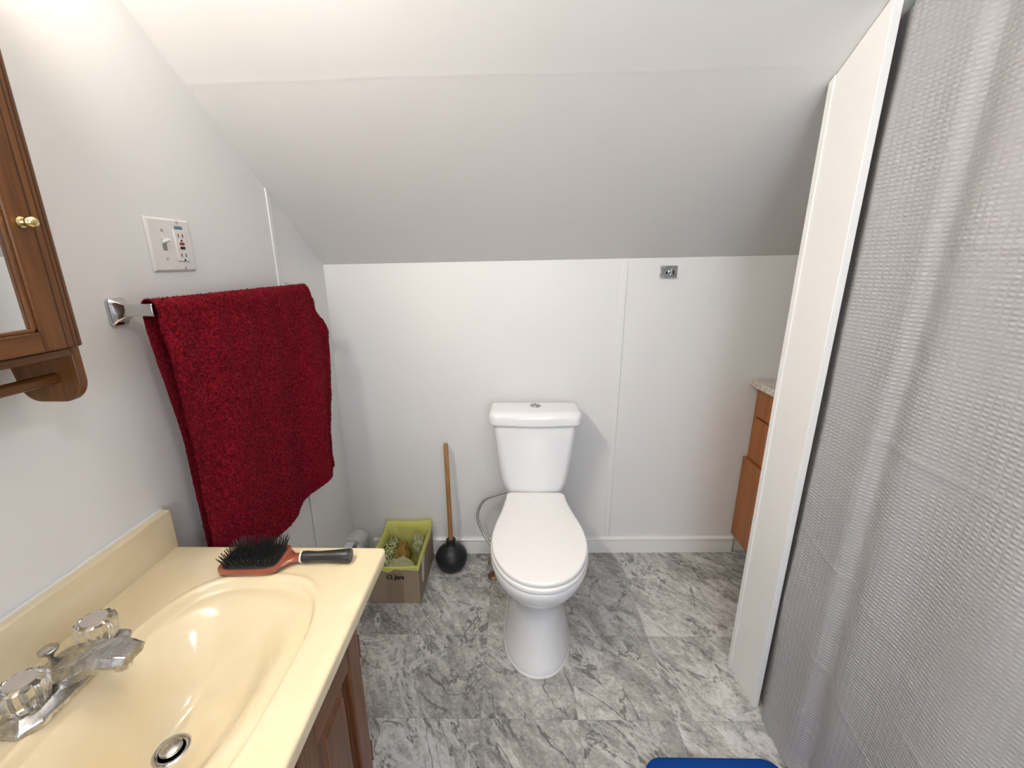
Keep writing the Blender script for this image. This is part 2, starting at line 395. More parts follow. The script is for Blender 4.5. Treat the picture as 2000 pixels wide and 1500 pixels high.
build('glass_bowl', MB().lathe((.42, -.12, ZC - .03), [(.01, -.085), (.06, -.078), (.105, -.055), (.135, -.02), (.14, 0)]), 'dome', cl)

# ------------------------------------------------------------------ vanity with integral sink
ZT = .745
vc = thing('vanity_cabinet', (-.54, .49, 0), 'dark oak vanity cabinet with framed door under the cream sink top', 'cabinet')
CX, CY0, CY1 = -.369, .19, .790
for a, b in ((CY0, CY0 + .014), (CY1 - .014, CY1)): build('side_panel', MB().box(XL + .003, CX - .018, a, b, .10, ZT - .024), 'oak', vc, bevel=.001)
build('bottom_panel', MB().box(XL + .003, CX - .018, CY0 + .014, CY1 - .014, .10, .115), 'oak_h', vc)
for a, b in ((CY0, CY0 + .035), (.475, .507), (CY1 - .035, CY1)): build('face_stile', MB().box(CX - .018, CX, a, b, .10, ZT - .024), 'oak', vc, bevel=.001)
for a, b in ((CY0 + .035, .475), (.507, CY1 - .035)):
    for z0, z1 in ((.10, .145), (.56, .61), (ZT - .064, ZT - .024)): build('face_rail', MB().box(CX - .018, CX - .0005, a, b, z0, z1), 'oak_h', vc, bevel=.001)
build('toe_kick', MB().box(XL + .003, CX - .06, CY0 + .005, CY1 - .005, 0, .10), 'oak_h', vc)
for k, (a, b) in enumerate(((CY0 + .033, .486), (.476 + .016, .757))):
    z0, z1, fw = .115, .582, .056; X0, X1 = CX, CX + .019
    A, B, Z0, Z1 = a + fw, b - fw, z0 + fw, z1 - fw
    ring = lambda i, x: [(x, A + i, Z0 + i), (x, B - i, Z0 + i), (x, B - i, Z1 - i), (x, A + i, Z1 - i)]
    d = build('door', MB().loft([ring(0, X0), ring(0, X0 + .006), ring(.005, X0 + .004), ring(.034, X0 + .013), ring(.035, X0 + .0155)], True, True), 'oak', vc, sm=False)
    for p_, q_ in ((a, a + fw), (b - fw, b)): build('stile', MB().box(X0, X1, p_, q_, z0, z1), 'oak', d, bevel=.004, seg=3)
    for p_, q_ in ((z1 - fw, z1), (z0, z0 + fw)): build('rail', MB().box(X0, X1 - .0005, a + fw, b - fw, p_, q_), 'oak_h', d, bevel=.004, seg=3)
    hy = b if k else a
    for hz in (.520, .200):
        s = 1 if k else -1
        build('hinge', MB().tube([(X1 - .004, hy + s * .004, hz - .026), (X1 - .004, hy + s * .004, hz + .026)], .0042, 10)
              .box(X0, X1 - .002, min(hy, hy + s * .004), max(hy, hy + s * .004), hz - .019, hz + .019)
              .lathe((X1 - .004, hy + s * .004, hz + .026), [(.0025, 0), (.005, .003), (.001, .008)], seg=10)
              .lathe((X1 - .004, hy + s * .004, hz - .034), [(.001, 0), (.005, .005), (.0025, .008)], seg=10), 'oldbrass', d)
build('drawer_front', MB().box(CX, CX + .019, CY0 + .033, .757, .592, .700), 'oak_h', vc, bevel=.004, seg=3)

# top: height field with bowl, rounded free corners, drip edge
TX0, TX1, TY0, TY1 = -.752, -.286, .172, .810
BX, BY, AX, AY = -.4985, .490, .1475, .222
DX, DY = -.537, .482
def bowl(x, y):
    d = (abs((x - BX) / AX) ** 3.1 + abs((y - BY) / AY) ** 3.1) ** (1 / 3.1)
    if d > 1.10: return 0.0
    z = .0026 * math.exp(-((d - 1.03) / .02) ** 2)
    z -= .015 * smooth(1.0, .945, d)
    # inner bowl, deepest toward the drain
    xx = (x - (BX - .012)) / (AX * .93); yy = (y - BY) / (AY * .90)
    e = (abs(xx) ** 2.6 + abs(yy) ** 2.6) ** (1 / 2.6)
    z -= .088 * smooth(1.0, .32, e)
    r = math.hypot((x - DX) / .085, (y - DY) / .125)
    z -= .026 * smooth(1.0, .15, r)
    return z
def drainz(): return ZT + bowl(DX, DY)
R = .016
def top_fn(u, v):
    x = TX0 + (TX1 - TX0) * u; y = TY0 + (TY1 - TY0) * v
    X, Y = x, y; sk = 0
    for cy, sg in ((TY1 - R, 1), (TY0 + R, -1)):
        a = (x - (TX1 - R)) / R; b = (y - cy) * sg / R
        if a > 0 and b > 0:
            X = TX1 - R + R * a * math.sqrt(max(0, 1 - b * b / 2)); Y = cy + sg * R * b * math.sqrt(max(0, 1 - a * a / 2))
            e = 1 - max(a, b)
    dist = min(TX1 - x, TY1 - y, y - TY0)
    r = .007
    z = ZT + bowl(x, y)
    if dist < r: z -= r - math.sqrt(max(0, r * r - (r - dist) ** 2))
    return (X, Y, z)
def spacing(lo, hi, n, ed0, ed1):
    core = list(np.linspace(lo, hi, n)); ex = []
    for k in (.0004, .0012, .0024, .004, .006, .008, .0105, .013, .016):
        if ed0: ex.append(lo + k)
        if ed1: ex.append(hi - k)
    return sorted(set(round(float(c), 5) for c in core + ex))
ux_ = spacing(TX0, TX1, 120, False, True); vy_ = spacing(TY0, TY1, 160, True, True)
mb = MB(); nv = len(vy_)
for x in ux_:
    for y in vy_: mb.v.append(top_fn((x - TX0) / (TX1 - TX0), (y - TY0) / (TY1 - TY0)))
for i in range(len(ux_) - 1):
    for j in range(nv - 1): a = i * nv + j; mb.f.append((a, a + nv, a + nv + 1, a + 1))
# drip edge round the boundary
bd = [i * nv for i in range(len(ux_))] + [(len(ux_) - 1) * nv + j for j in range(1, nv)] + [i * nv + nv - 1 for i in range(len(ux_) - 2, -1, -1)]
low = []
for i in bd: low.append(len(mb.v)); mb.v.append((mb.v[i][0], mb.v[i][1], ZT - .0235))
for k in range(len(bd) - 1): mb.f.append((bd[k], bd[k + 1], low[k + 1], low[k]))
inn = []
for i in bd:
    x, y = mb.v[i][0], mb.v[i][1]
    inn.append(len(mb.v)); mb.v.append((min(x, CX + .004) if x > CX else x, min(max(y, CY0 + .002), CY1 - .002), ZT - .0235))
for k in range(len(bd) - 1): mb.f.append((low[k], low[k + 1], inn[k + 1], inn[k]))
sk = thing('sink_top', (-.54, .49, ZT - .024), 'cream marble vanity top with moulded oval basin and backsplash', 'sink')
build('countertop', mb, 'cream', sk, angle=60)
build('backsplash', MB().box(XL + .0005, TX0 + .002, TY0 + .002, TY1 + .003, ZT - .023, ZT + .090), 'cream', sk, bevel=.004, seg=3)
zd = drainz()
dr = build('drain', MB().lathe((DX, DY, zd), [(.013, -.004), (.0165, .0008), (.0215, .0030), (.0245, .0025), (.0265, .0002), (.0265, -.004)], seg=40, cap0=False, cap1=False)
           .lathe((DX, DY, zd - .012), [(.0135, 0), (.0165, .0128)], seg=40, cap0=True, cap1=False), 'chrome', sk)
build('drain_gap', MB().lathe((DX, DY, zd), [(.0001, .0012), (.0168, .0012)], seg=32), 'slot', dr)
build('stopper', MB().lathe((DX - .001, DY + .001, zd), [(.012, .001), (.0155, .004), (.0150, .0075), (.011, .0095), (.001, .0105)], seg=32), 'dullchrome', dr)
build('caulk_line', MB().box(XL + .0002, XL + .007, TY0 + .004, TY1 + .002, ZT + .0885, ZT + .0925), 'trim', sk, bevel=.0015)

# ------------------------------------------------------------------ faucet
fa = thing('faucet', (-.665, .49, ZT), 'worn chrome faucet with two clear fluted knobs behind the basin', 'faucet')
FX, FY = -.668, .491
def plate_ring(hx, hy, z, ch=.02, dx=0):
    return [(FX + dx + x, FY + y, z) for x, y in ((-hx, -hy + ch), (-hx + ch * .6, -hy), (hx - ch * .6, -hy), (hx, -hy + ch), (hx, hy - ch), (hx - ch * .6, hy), (-hx + ch * .6, hy), (-hx, hy - ch))]
build('base_plate', MB().loft([plate_ring(.030, .086, ZT), plate_ring(.030, .086, ZT + .008), plate_ring(.027, .082, ZT + .013), plate_ring(.019, .074, ZT + .020)]), 'dullchrome', fa, bevel=.0015, angle=25)
# spout: hexagonal section swept forward from the plate
def sp_ring(x, zt, th, hw, ch):
    return [(x, FY - .004 + y, z) for y, z in ((-hw + ch, zt - th), (-hw, zt - th * .45), (-hw + ch, zt), (hw - ch, zt), (hw, zt - th * .45), (hw - ch, zt - th))]
secs = [(-.702, ZT + .028, .020, .026, .004), (-.690, ZT + .036, .028, .033, .006), (-.665, ZT + .046, .036, .034, .007), (-.640, ZT + .056, .036, .030, .007),
        (-.612, ZT + .065, .030, .026, .007), (-.590, ZT + .067, .023, .024, .006), (-.570, ZT + .068, .022, .024, .007), (-.555, ZT + .064, .014, .020, .007)]
sp = build('spout', MB().loft([sp_ring(*s) for s in secs]), 'dullchrome', fa, bevel=.0012, angle=28)
build('aerator', MB().lathe((-.576, FY - .004, ZT + .034), [(.0105, 0), (.0115, .003), (.0115, .018)], seg=24), 'dullchrome', sp)
build('lift_rod', MB().tube([(-.700, FY + .010, ZT + .020), (-.700, FY + .010, ZT + .040)], .003).lathe((-.700, FY + .010, ZT + .036), [(.0045, 0), (.006, .004), (.0115, .009), (.0120, .012), (.010, .0135), (.001, .014)], seg=24), 'dullchrome', fa)
for hy in (FY - .052, FY + .053):
    h = build('handle', MB().lathe((FX, hy, ZT + .023), [(.019, 0), (.0225, .004), (.0255, .016), (.0265, .028), (.0245, .036), (.018, .0385), (.001, .0385)], seg=96, flute=lambda a: .055 * math.cos(12 * a)), 'acrylic', fa)
    link(h, label='clear fluted acrylic knob')
    build('handle_cap', MB().lathe((FX, hy, ZT + .0617), [(.0165, 0), (.0165, .0012), (.001, .0018)], seg=32), mat('faded_cap', (.52, .46, .41), .3, .3), h)
    build('handle_stem', MB().lathe((FX, hy, ZT + .016), [(.017, 0), (.015, .006), (.005, .007), (.005, .018), (.001, .019)], seg=24), 'dullchrome', h)

# ------------------------------------------------------------------ hairbrush
hb = thing('hairbrush', (-.54, .752, ZT), 'red-brown paddle hairbrush with black bristles and black handle lying on the sink top', 'hairbrush')
ang = math.radians(3.0)
def hbp(l, wd, z):   # l along brush from head centre toward handle
    ca, sa = math.cos(ang), math.sin(ang)
    return (-.540 + l * ca - wd * sa, .752 + l * sa + wd * ca, ZT + z)
def head_ring(sc, z, shear=0):
    pts = []
    for k in range(48):
        a = 2 * PI * k / 48; c, s_ = math.cos(a), math.sin(a)
        l = .062 * sc * math.copysign(abs(c) ** .38, c); w_ = .0425 * sc * math.copysign(abs(s_) ** .38, s_)
        pts.append(hbp(l, w_, z))
    return pts
neck = MB().loft([head_ring(.93, .0035), head_ring(.985, .0055), head_ring(1, .010), head_ring(.99, .0155), head_ring(.95, .0165)])
nr = []
for l, hw, z0, z1 in ((.052, .036, .006, .0155), (.064, .026, .005, .016), (.074, .015, .0045, .018), (.084, .010, .004, .021), (.094, .0095, .004, .0225)):
    zc, hz = (z0 + z1) / 2, (z1 - z0) / 2
    nr.append([hbp(l, hw * math.cos(2 * PI * k / 20), zc + hz * math.sin(2 * PI * k / 20)) for k in range(20)])
neck.loft(nr)
build('paddle', neck, 'brushwood', hb, angle=50)
cu_ = MB().loft([head_ring(.88, .0160), head_ring(.86, .0185), head_ring(.70, .0205), head_ring(.3, .0215), head_ring(.02, .0218)])
build('cushion', cu_, 'rubber', hb)
hr = []
for l, r in ((.0945, .0102), (.0955, .0115), (.104, .0122), (.125, .0105), (.150, .0118), (.178, .0140), (.192, .0150), (.1945, .0135)):
    hr.append([hbp(l, r * 1.0 * math.cos(2 * PI * k / 28), .0145 + r * .93 * math.sin(2 * PI * k / 28)) for k in range(28)])
hd = build('handle', MB().loft(hr), 'black', hb)
build('ferrule', MB().loft([[hbp(l, .0126 * math.cos(2 * PI * k / 28), .0143 + .0120 * math.sin(2 * PI * k / 28)) for k in range(28)] for l in (.0925, .0955)]), 'white', hb)
build('hanging_hole', MB().loft([[hbp(.180 + .0045 * math.cos(2 * PI * k / 16), .0045 * math.sin(2 * PI * k / 16) - .001, z) for k in range(16)] for z in (.0268, .0281)]), 'slot', hd)
br = MB()
for i in range(17):
    for j in range(11):
        l, wd = -.050 + .0996 * i / 16, -.033 + .066 * j / 10
        if abs(l) > .047 and abs(wd) > .029: continue
        if i % 2: wd += .003
        fl = .006 * l / .05; fw = .007 * wd / .033
        a = hbp(l, wd, .0195); b = hbp(l + fl + random.uniform(-.001, .001), wd + fw + random.uniform(-.001, .001), .0385)
        br.tube([a, [(p + q_) / 2 for p, q_ in zip(a, b)], b, (b[0], b[1], b[2] + .0006)], [.0011, .00095, .0009, .0013], 5)
o = build('bristles', br, 'black', hb); o['kind'] = 'stuff'

# ------------------------------------------------------------------ medicine cabinet
mc = thing('medicine_cabinet', (XL, .40, 1.155), 'golden brown wooden wall cabinet with mirrored door and brass knob', 'cabinet')
FXC = -.662; Y1 = .632; Y0 = .10; ZB, ZTOP = 1.219, 1.86; PT = .013
build('back_panel', MB().box(XL, XL + .006, Y0 + PT, Y1 - PT, ZB, ZTOP), 'cab_wood', mc)
for ya, yb_ in ((Y0, Y0 + PT), (Y1 - PT, Y1)):
    prof_ = [(XL + .001, ZTOP), (FXC, ZTOP), (FXC, ZB - .036)]
    for k in range(13):
        a = -PI / 2 * k / 12; prof_.append((FXC - .035 + .035 * math.cos(a), ZB - .040 + .036 * math.sin(a)))
    for k in range(13):
        a = -PI / 2 - PI / 2 * k / 12; prof_.append((XL + .001 + .052 + .030 * math.cos(a) - .012, ZB - .040 + .036 * math.sin(a)))
    prof_ += [(XL + .005, ZB - .006), (XL + .001, ZB + .004)]
    m_ = MB(); k = len(prof_)
    m_.v = [(x, ya, z) for x, z in prof_] + [(x, yb_, z) for x, z in prof_]
    m_.f = [tuple(range(k)), tuple(reversed(range(k, 2 * k)))] + [(i, (i + 1) % k, (i + 1) % k + k, i + k) for i in range(k)]
    build('side_panel', m_, 'cab_wood', mc, bevel=.002)
build('bottom_shelf', MB().box(XL + .002, FXC + .0005, Y0 + PT, Y1 - PT, ZB - .003, ZB + .009), 'cab_wood_h', mc, bevel=.002)
build('top_board', MB().box(XL + .002, FXC, Y0 + PT, Y1 - PT, ZTOP - .012, ZTOP), 'cab_wood_h', mc)
build('towel_rail', MB().tube([(XL + .073, Y0 + PT, ZB - .038), (XL + .073, Y1 - PT, ZB - .038)], .0085, 16), 'cab_wood_h', mc)
DA, DB, DZ0, DZ1, ST = Y0 + .008, Y1 - .007, ZB + .0115, ZTOP - .01, .052
d = build('door', MB().box(FXC + .0005, FXC + .003, DA, DB, DZ0, DZ1), 'cab_wood', mc)
link(d, label='mirrored wooden door')
for p_, q_ in ((DB - ST, DB), (DA, DA + ST)): build('stile', MB().box(FXC + .0025, FXC + .015, p_, q_, DZ0, DZ1), 'cab_wood', d, bevel=.003)
for p_, q_ in ((DZ0, DZ0 + .028), (DZ1 - .04, DZ1)): build('rail', MB().box(FXC + .0025, FXC + .0148, DA + ST, DB - ST, p_, q_), 'cab_wood_h', d, bevel=.002)
for y_ in (DB - .0065, DB - .0125, DB - .0225): build('groove', MB().box(FXC + .0145, FXC + .0153, y_ - .0009, y_ + .0009, DZ0 + .002, DZ1), 'groove', d)
build('mirror', MB().box(FXC + .0035, FXC + .006, DA + ST - .002, DB - ST + .002, DZ0 + .027, DZ1 - .039), 'mirror', d, sm=False)
build('bead', MB().box(FXC + .006, FXC + .0115, DB - ST - .0045, DB - ST, DZ0 + .028, DZ1 - .04).box(FXC + .006, FXC + .0115, DA + ST, DB - ST, DZ0 + .028, DZ0 + .0325), 'cab_wood', d, bevel=.001)
build('knob', MB().lathe((FXC + .015, .588, 1.400), [(.0070, 0), (.0070, .0018), (.0045, .0035), (.0036, .007), (.0048, .009), (.0072, .0115), (.0076, .0145), (.0066, .018), (.004, .0205), (.0012, .0212)], 'X', 28), 'brass', d)

# ------------------------------------------------------------------ switch plate
swp = thing('switch_plate', (XL, .992, 1.386), 'double wall plate with toggle switch and outlet above the towel bar', 'switch')
ring = lambda i, x: [(x, .932 + i, 1.330 + i), (x, 1.054 - i, 1.330 + i), (x, 1.054 - i, 1.442 - i), (x, .932 + i, 1.442 - i)]
build('plate', MB().loft([ring(0, XL), ring(0, XL + .003), ring(.004, XL + .0065)]), 'switch', swp, bevel=.001)
XP = XL + .0065; ys_, yo = .970, 1.017; zc = 1.386
tg = build('toggle', MB().loft([[(XP - .001, ys_ - .0048, zc + .002), (XP - .001, ys_ + .0048, zc + .002), (XP - .001, ys_ + .0048, zc + .0105), (XP - .001, ys_ - .0048, zc + .0105)],
                          [(XP + .014, ys_ - .0035, zc + .0085), (XP + .014, ys_ + .0035, zc + .0085), (XP + .0125, ys_ + .0035, zc + .0145), (XP + .0125, ys_ - .0035, zc + .0145)]]), 'white', swp, bevel=.001)
build('toggle_slot', MB().box(XP - .001, XP + .0003, ys_ - .006, ys_ + .006, zc - .012, zc + .012), mat('shadowed_slot', (.30, .28, .25), .6), tg, sm=False)
oc = build('outlet', MB().box(XP - .001, XP + .003, yo - .0165, yo + .0165, zc - .0335, zc + .0335), 'switch', swp, bevel=.001)
XO = XP + .003
for dz in (.021, -.021):
    for dy in (-.0065, .0065): build('slot', MB().box(XO - .001, XO + .0003, yo + dy - .0012, yo + dy + .0012, zc + dz - .004, zc + dz + .004), 'slot', oc)
    build('ground_hole', MB().lathe((XO - .001, yo + .001, zc + dz - .0105), [(.0026, 0), (.0026, .0013)], 'X', 12), 'slot', oc)
build('reset_button', MB().box(XO - .001, XO + .0016, yo - .0065, yo + .0065, zc + .0010, zc + .0068), 'red', oc, bevel=.0004)
build('test_button', MB().box(XO - .001, XO + .0016, yo - .0065, yo + .0065, zc - .0082, zc - .0024), 'ink', oc, bevel=.0004)
build('sticker', MB().box(XP - .0005, XP + .0006, yo - .010, yo + .013, zc + .0345, zc + .0415), 'bluelab', swp, sm=False)
for y_, z_ in ((ys_, zc + .030), (ys_, zc - .030), (yo, zc + .049), (yo + .002, zc - .049)):
    build('screw', MB().lathe((XP - .0005, y_, z_), [(.0032, 0), (.0030, .0012), (.001, .0018)], 'X', 16), 'dullchrome', swp)

# ------------------------------------------------------------------ towel bar and towel
tb = thing('towel_bar', (XL, 1.13, 1.26), 'chrome towel bar on the left wall under the switch plate', 'towel bar')
BXX, BZ = -.702, 1.262
for y_ in (.823, 1.448):
    def rr(x, hy, hz, dy=0, dz=0): return [(x, y_ + dy + a * hy, 1.258 + dz + b * hz) for a, b in ((-1, -.8), (-.8, -1), (.8, -1), (1, -.8), (1, .8), (.8, 1), (-.8, 1), (-1, .8))]
    build('post', MB().loft([rr(XL, .019, .026), rr(XL + .006, .019, .026), rr(XL + .012, .014, .020, 0, .001), rr(XL + .028, .009, .012, 0, .003), rr(XL + .050, .009, .0115, 0, .004), rr(XL + .080, .010, .0125, 0, .004)]), 'chrome', tb, bevel=.0015, angle=35)
build('bar', MB().box(BXX - .006, BXX + .006, .823, 1.448, BZ - .006, BZ + .006), 'chrome', tb, bevel=.002)
# towel: sheet over the bar, front layer to z .62, back layer to z .66
NS, NY = 230, 260
def towel_pt(s, q_):
    # s in [0,1]: 0 bottom of front, .5 bar top, 1 bottom of back
    Lf, Lb, rt = .655, .60, .011
    tot = Lf + Lb + PI * rt; d_ = s * tot
    yl, yr = .818, 1.468
    y = yl + (yr - yl) * q_
    if d_ < Lf: depth = Lf - d_; side = 1
    elif d_ > Lf + PI * rt: depth = d_ - Lf - PI * rt; side = -1
    else: depth = 0; side = 0
    zt_ = BZ + .004
    if side == 0:
        a = PI * ((d_ - Lf) / (PI * rt)); x = BXX + rt * 1.35 * math.cos(a); z = zt_ + .018 * math.sin(a) - .002
    else:
        x = BXX + side * rt * 1.35; z = zt_ - .002 - depth
    g = smooth(0, .5, depth / .62 if side else 0)
    if side == 1:
        x += .006 * smooth(0, .1, depth) + g * (.014 * math.sin(19 * y + .8) * smooth(.9, 1.4, y) + .006 * math.sin(31 * y + 2 + 3 * depth)) + .010 * g
        x += .004 * math.sin(60 * y + 5 * depth) * smooth(0, .06, depth) * smooth(.25, .05, depth)
        y += .010 * g * math.sin(9 * depth + 1) * (q_ - .3) 
        z += -.010 * math.sin(7 * (y - .8)) * g
    if side == 1: y -= .007 * g * (1 - q_)
    if side == -1:
        x -= .004 * g * math.sin(15 * y); x = max(x, XL + .016); y += .016 * g; x += .010 * g
    # the right end sags over and past the post; lower right corner pulls back
    e = smooth(.93, 1.0, q_)
    if side == 1:
        x += .016 * e * smooth(.0, .12, depth) * smooth(.62, .2, depth); y += .022 * smooth(.8, 1, q_) * smooth(0, .14, depth) - .045 * smooth(.8, 1, q_) * smooth(.3, .66, depth)
        z -= .030 * e * smooth(.0, .08, .08 - depth if depth < .08 else 0) + .045 * smooth(.94, 1.0, q_) ** 1.5 * smooth(.25, 0, depth)
    elif side == 0: z -= .045 * smooth(.94, 1.0, q_) ** 1.5
    else: z -= .045 * smooth(.94, 1.0, q_) ** 1.5 * smooth(.25, 0, depth)
    p = Vector((x, y, z)); n_ = noise.noise(p * 26) * .0028 + noise.noise(p * 85) * .0012
    p.x += n_ * (1 if side >= 0 else -.4); p.y += noise.noise(p * 60 + Vector((9, 3, 1))) * .0012
    return tuple(p)
mb = MB().grid(towel_pt, NS, NY)
G = np.array(mb.v).reshape(NS + 1, NY + 1, 3)
# terry pile: short tufts standing off the sheet
du = np.gradient(G, axis=0); dv = np.gradient(G, axis=1); nn = np.cross(du, dv); nn /= np.linalg.norm(nn, axis=2, keepdims=True) + 1e-9
if nn[40, 100, 0] < 0: nn = -nn
K = 64000
ii = np.minimum(rng.integers(0, NS, K) , NS - 1); ii[:46000] = rng.integers(0, int(NS * .54), 46000); jj = rng.integers(0, NY, K)
jj[40000:41500] = 0; jj[41500:43000] = NY - 1
fa_, fb_ = rng.random(K)[:, None], rng.random(K)[:, None]
P0 = G[ii, jj] * (1 - fa_) * (1 - fb_) + G[ii + 1, jj] * fa_ * (1 - fb_) + G[ii, jj + 1] * (1 - fa_) * fb_ + G[ii + 1, jj + 1] * fa_ * fb_
Nn = nn[ii, jj]; rd = rng.normal(size=(K, 3)); dirn = Nn * .8 + rd * .55 + np.array([0, 0, -.25]); dirn /= np.linalg.norm(dirn, axis=1, keepdims=True)
wv = np.cross(dirn, rng.normal(size=(K, 3))); wv /= np.linalg.norm(wv, axis=1, keepdims=True)
ln = rng.uniform(.0022, .0042, (K, 1)); wd = rng.uniform(.0005, .0009, (K, 1))
A = P0 - wv * wd; B = P0 + wv * wd; C = P0 + dirn * ln + wv * wd * .4; Dd = P0 + dirn * ln - wv * wd * .4
V2 = np.stack([A, B, C, Dd], 1).reshape(-1, 3); base_n = len(mb.v)
verts = np.concatenate([np.array(mb.v), V2]); verts[:, 0] = np.maximum(verts[:, 0], XL + .001)
faces = list(mb.f) + [tuple(base_n + 4 * k + c for c in range(4)) for k in range(K)]
me = bpy.data.meshes.new('red_towel'); me.from_pydata((verts - np.array([BXX, 1.13, BZ])).tolist(), [], faces); me.update()
for p in me.polygons: p.use_smooth = True
me.materials.append(M['towel'])
o = bpy.data.objects.new('towel', me); COL.objects.link(o); o.location = (BXX, 1.13, BZ)
link(o, 'dark red terry towel draped over the chrome bar on the left wall', 'towel')

# ------------------------------------------------------------------ baseboard heater
ht = thing('baseboard_heater', (XL, 1.25, 0), 'low grey baseboard heater along the left wall beside the cardboard box', 'heater')
hp = [(XL, .022), (XL + .060, .022), (XL + .066, .03), (XL + .066, .075)]
for k in range(9):
    a = PI / 2 * k / 8; hp.append((XL + .026 + .040 * math.cos(a), .083 + .040 * math.sin(a)))
hp.append((XL, .123))
def prof_y(p, y0, y1): return MB().loft([[(x, y, z) for x, z in p] for y in (y0, y1)])
hp2 = [(XL + (x - XL) * 1.06, z * 1.10 if z > .05 else 0.0) for x, z in hp]
build('end_cap', prof_y(hp2, 1.678, 1.757), 'heater', ht, bevel=.002, angle=30)
build('end_cap', prof_y(hp2, .850, .900), 'heater', ht, bevel=.002, angle=30)
build('top_cover', MB().loft([[(x, y, z) for x, z in ((XL, .118), (XL, .121), (XL + .036, .121), (XL + .036, .118))] for y in (.90, 1.678)]), 'white', ht)
build('front_panel', MB().loft([[(x, y, z) for x, z in ((XL + .062, .02), (XL + .066, .02), (XL + .066, .088), (XL + .056, .105), (XL + .050, .108), (XL + .049, .106), (XL + .060, .085))] for y in (.90, 1.678)]), 'heater', ht)
build('element', MB().box(XL + .004, XL + .055, .90, 1.678, .03, .085), 'slot', ht)
build('back_plate', MB().box(XL, XL + .003, .90, 1.678, .0, .12), 'heater', ht)

# ------------------------------------------------------------------ cardboard box, liner, rubbish
bx = thing('cardboard_box', (-.492, 1.59, 0), 'brown cardboard jar box used as a bin between the plunger and left wall', 'box')
BX0, BX1, BY0, BY1, BZ1 = -.600, -.392, 1.447, 1.735, .168; tk = .0035
build('carton', MB().box(BX0, BX1, BY0, BY1, 0, tk).box(BX0, BX0 + tk, BY0, BY1, tk, BZ1).box(BX1 - tk, BX1, BY0, BY1, tk, BZ1)
      .box(BX0 + tk, BX1 - tk, BY0, BY0 + tk, tk, BZ1).box(BX0 + tk, BX1 - tk, BY1 - tk, BY1, tk, BZ1), 'card', bx, sm=False)
build('packing_tape', MB().box(-.528, -.458, BY0 - .0006, BY0 + .0001, .001, .148), 'cardtape', bx, sm=False)
build('torn_label', MB().loft([[(BX1 + x, y, z) for y, z in ((1.498, .075), (1.512, .168), (1.560, .168), (1.556, .140), (1.540, .118), (1.528, .070), (1.510, .050))] for x in (0, .0008)]), 'paper', bx, sm=False)
cu2 = bpy.data.curves.new('t', 'FONT'); cu2.body = '12 Jars'; cu2.size = .0265; cu2.extrude = .0003; cu2.align_x = 'CENTER'; cu2.offset = .0009
to = bpy.data.objects.new('t', cu2); COL.objects.link(to)
bpy.context.view_layer.update()
me = bpy.data.meshes.new_from_object(to.evaluated_get(bpy.context.evaluated_depsgraph_get())); bpy.data.objects.remove(to)
for v_ in me.vertices: v_.co = Vector((v_.co.x * 1.02, -v_.co.z, v_.co.y))
me.materials.clear(); me.materials.append(M['ink'])
lt = bpy.data.objects.new('lettering', me); COL.objects.link(lt); lt.parent = bx; lt.location = (-.488 + .492, BY0 - .0022 - 1.59, .1195)
# bin liner
def rect_ring(i, z, wob, n=96, ph=0.0, zw=0.0):
    x0, x1, y0, y1 = BX0 + i, BX1 - i, BY0 + i, BY1 - i; per = 2 * (x1 - x0 + y1 - y0); out = []
    for k in range(n):
        d_ = per * k / n; w_, h_ = x1 - x0, y1 - y0
        if d_ < w_: p = (x0 + d_, y0)
        elif d_ < w_ + h_: p = (x1, y0 + d_ - w_)
        elif d_ < 2 * w_ + h_: p = (x1 - (d_ - w_ - h_), y1)
        else: p = (x0, y1 - (d_ - 2 * w_ - h_))
        nz_ = noise.noise(Vector((p[0] * 30, p[1] * 30, z * 25 + ph)))
        cx, cy = (x0 + x1) / 2, (y0 + y1) / 2
        rad = Vector((p[0] - cx, p[1] - cy)).normalized()
        out.append((p[0] - rad.x * wob * (nz_ + .6), p[1] - rad.y * wob * (nz_ + .6), z + zw * noise.noise(Vector((p[0] * 22, p[1] * 22, ph + 5)))))
    return out
N_ = 96
rise = lambda p: .024 * smooth(1.68, 1.73, p[1]) + .006 * smooth(-.47, -.40, p[0])
def lift(r, a=1): return [(x, y, z + rise((x, y)) * a) for x, y, z in r]
rings = []
r0 = rect_ring(-.0025, .160, 0, ph=1, zw=.012)
rings.append([(x, y, min(z, .166) - .012 * math.exp(-((x + .515) / .016) ** 2) * (y < 1.46)) for x, y, z in r0])
rings.append(lift(rect_ring(-.003, .1705, 0, ph=2), .6))
rings.append(lift(rect_ring(.001, .1745, 0, ph=2)))
rings.append(lift(rect_ring(.006, .1725, .001, ph=2, zw=.003)))
for i, z, wob in ((.010, .160, .010), (.013, .145, .016), (.016, .125, .020), (.018, .10, .020), (.022, .07, .014), (.028, .045, .015), (.05, .03, .015), (.09, .024, .004)):
    rings.append(rect_ring(i, z, wob, ph=3 + z * 8, zw=.004))
lb = build('bin_liner', MB().loft(rings, False, True), 'bag', origin=(-.492, 1.59, .02), angle=180)
link(lb, 'yellow translucent plastic bag lining the cardboard box', 'bag')
def lump(name, c, r, m_, label, cat, seed=0, amp=.45, fr=34):
    def fn(u, v):
        a, b = 2 * PI * u, PI * v
        d_ = Vector((math.cos(a) * math.sin(b), math.sin(a) * math.sin(b), math.cos(b)))
        k = 1 + amp * (noise.noise(d_ * 2.2 + Vector((seed, 0, 0))) + .55 * abs(noise.noise(d_ * 5.5 + Vector((0, seed, 0)))))
        return (c[0] + r[0] * d_.x * k, c[1] + r[1] * d_.y * k, c[2] + r[2] * d_.z * k)
    return link(build(name, MB().grid(fn, 56, 32), m_, origin=c, angle=180), label, cat)
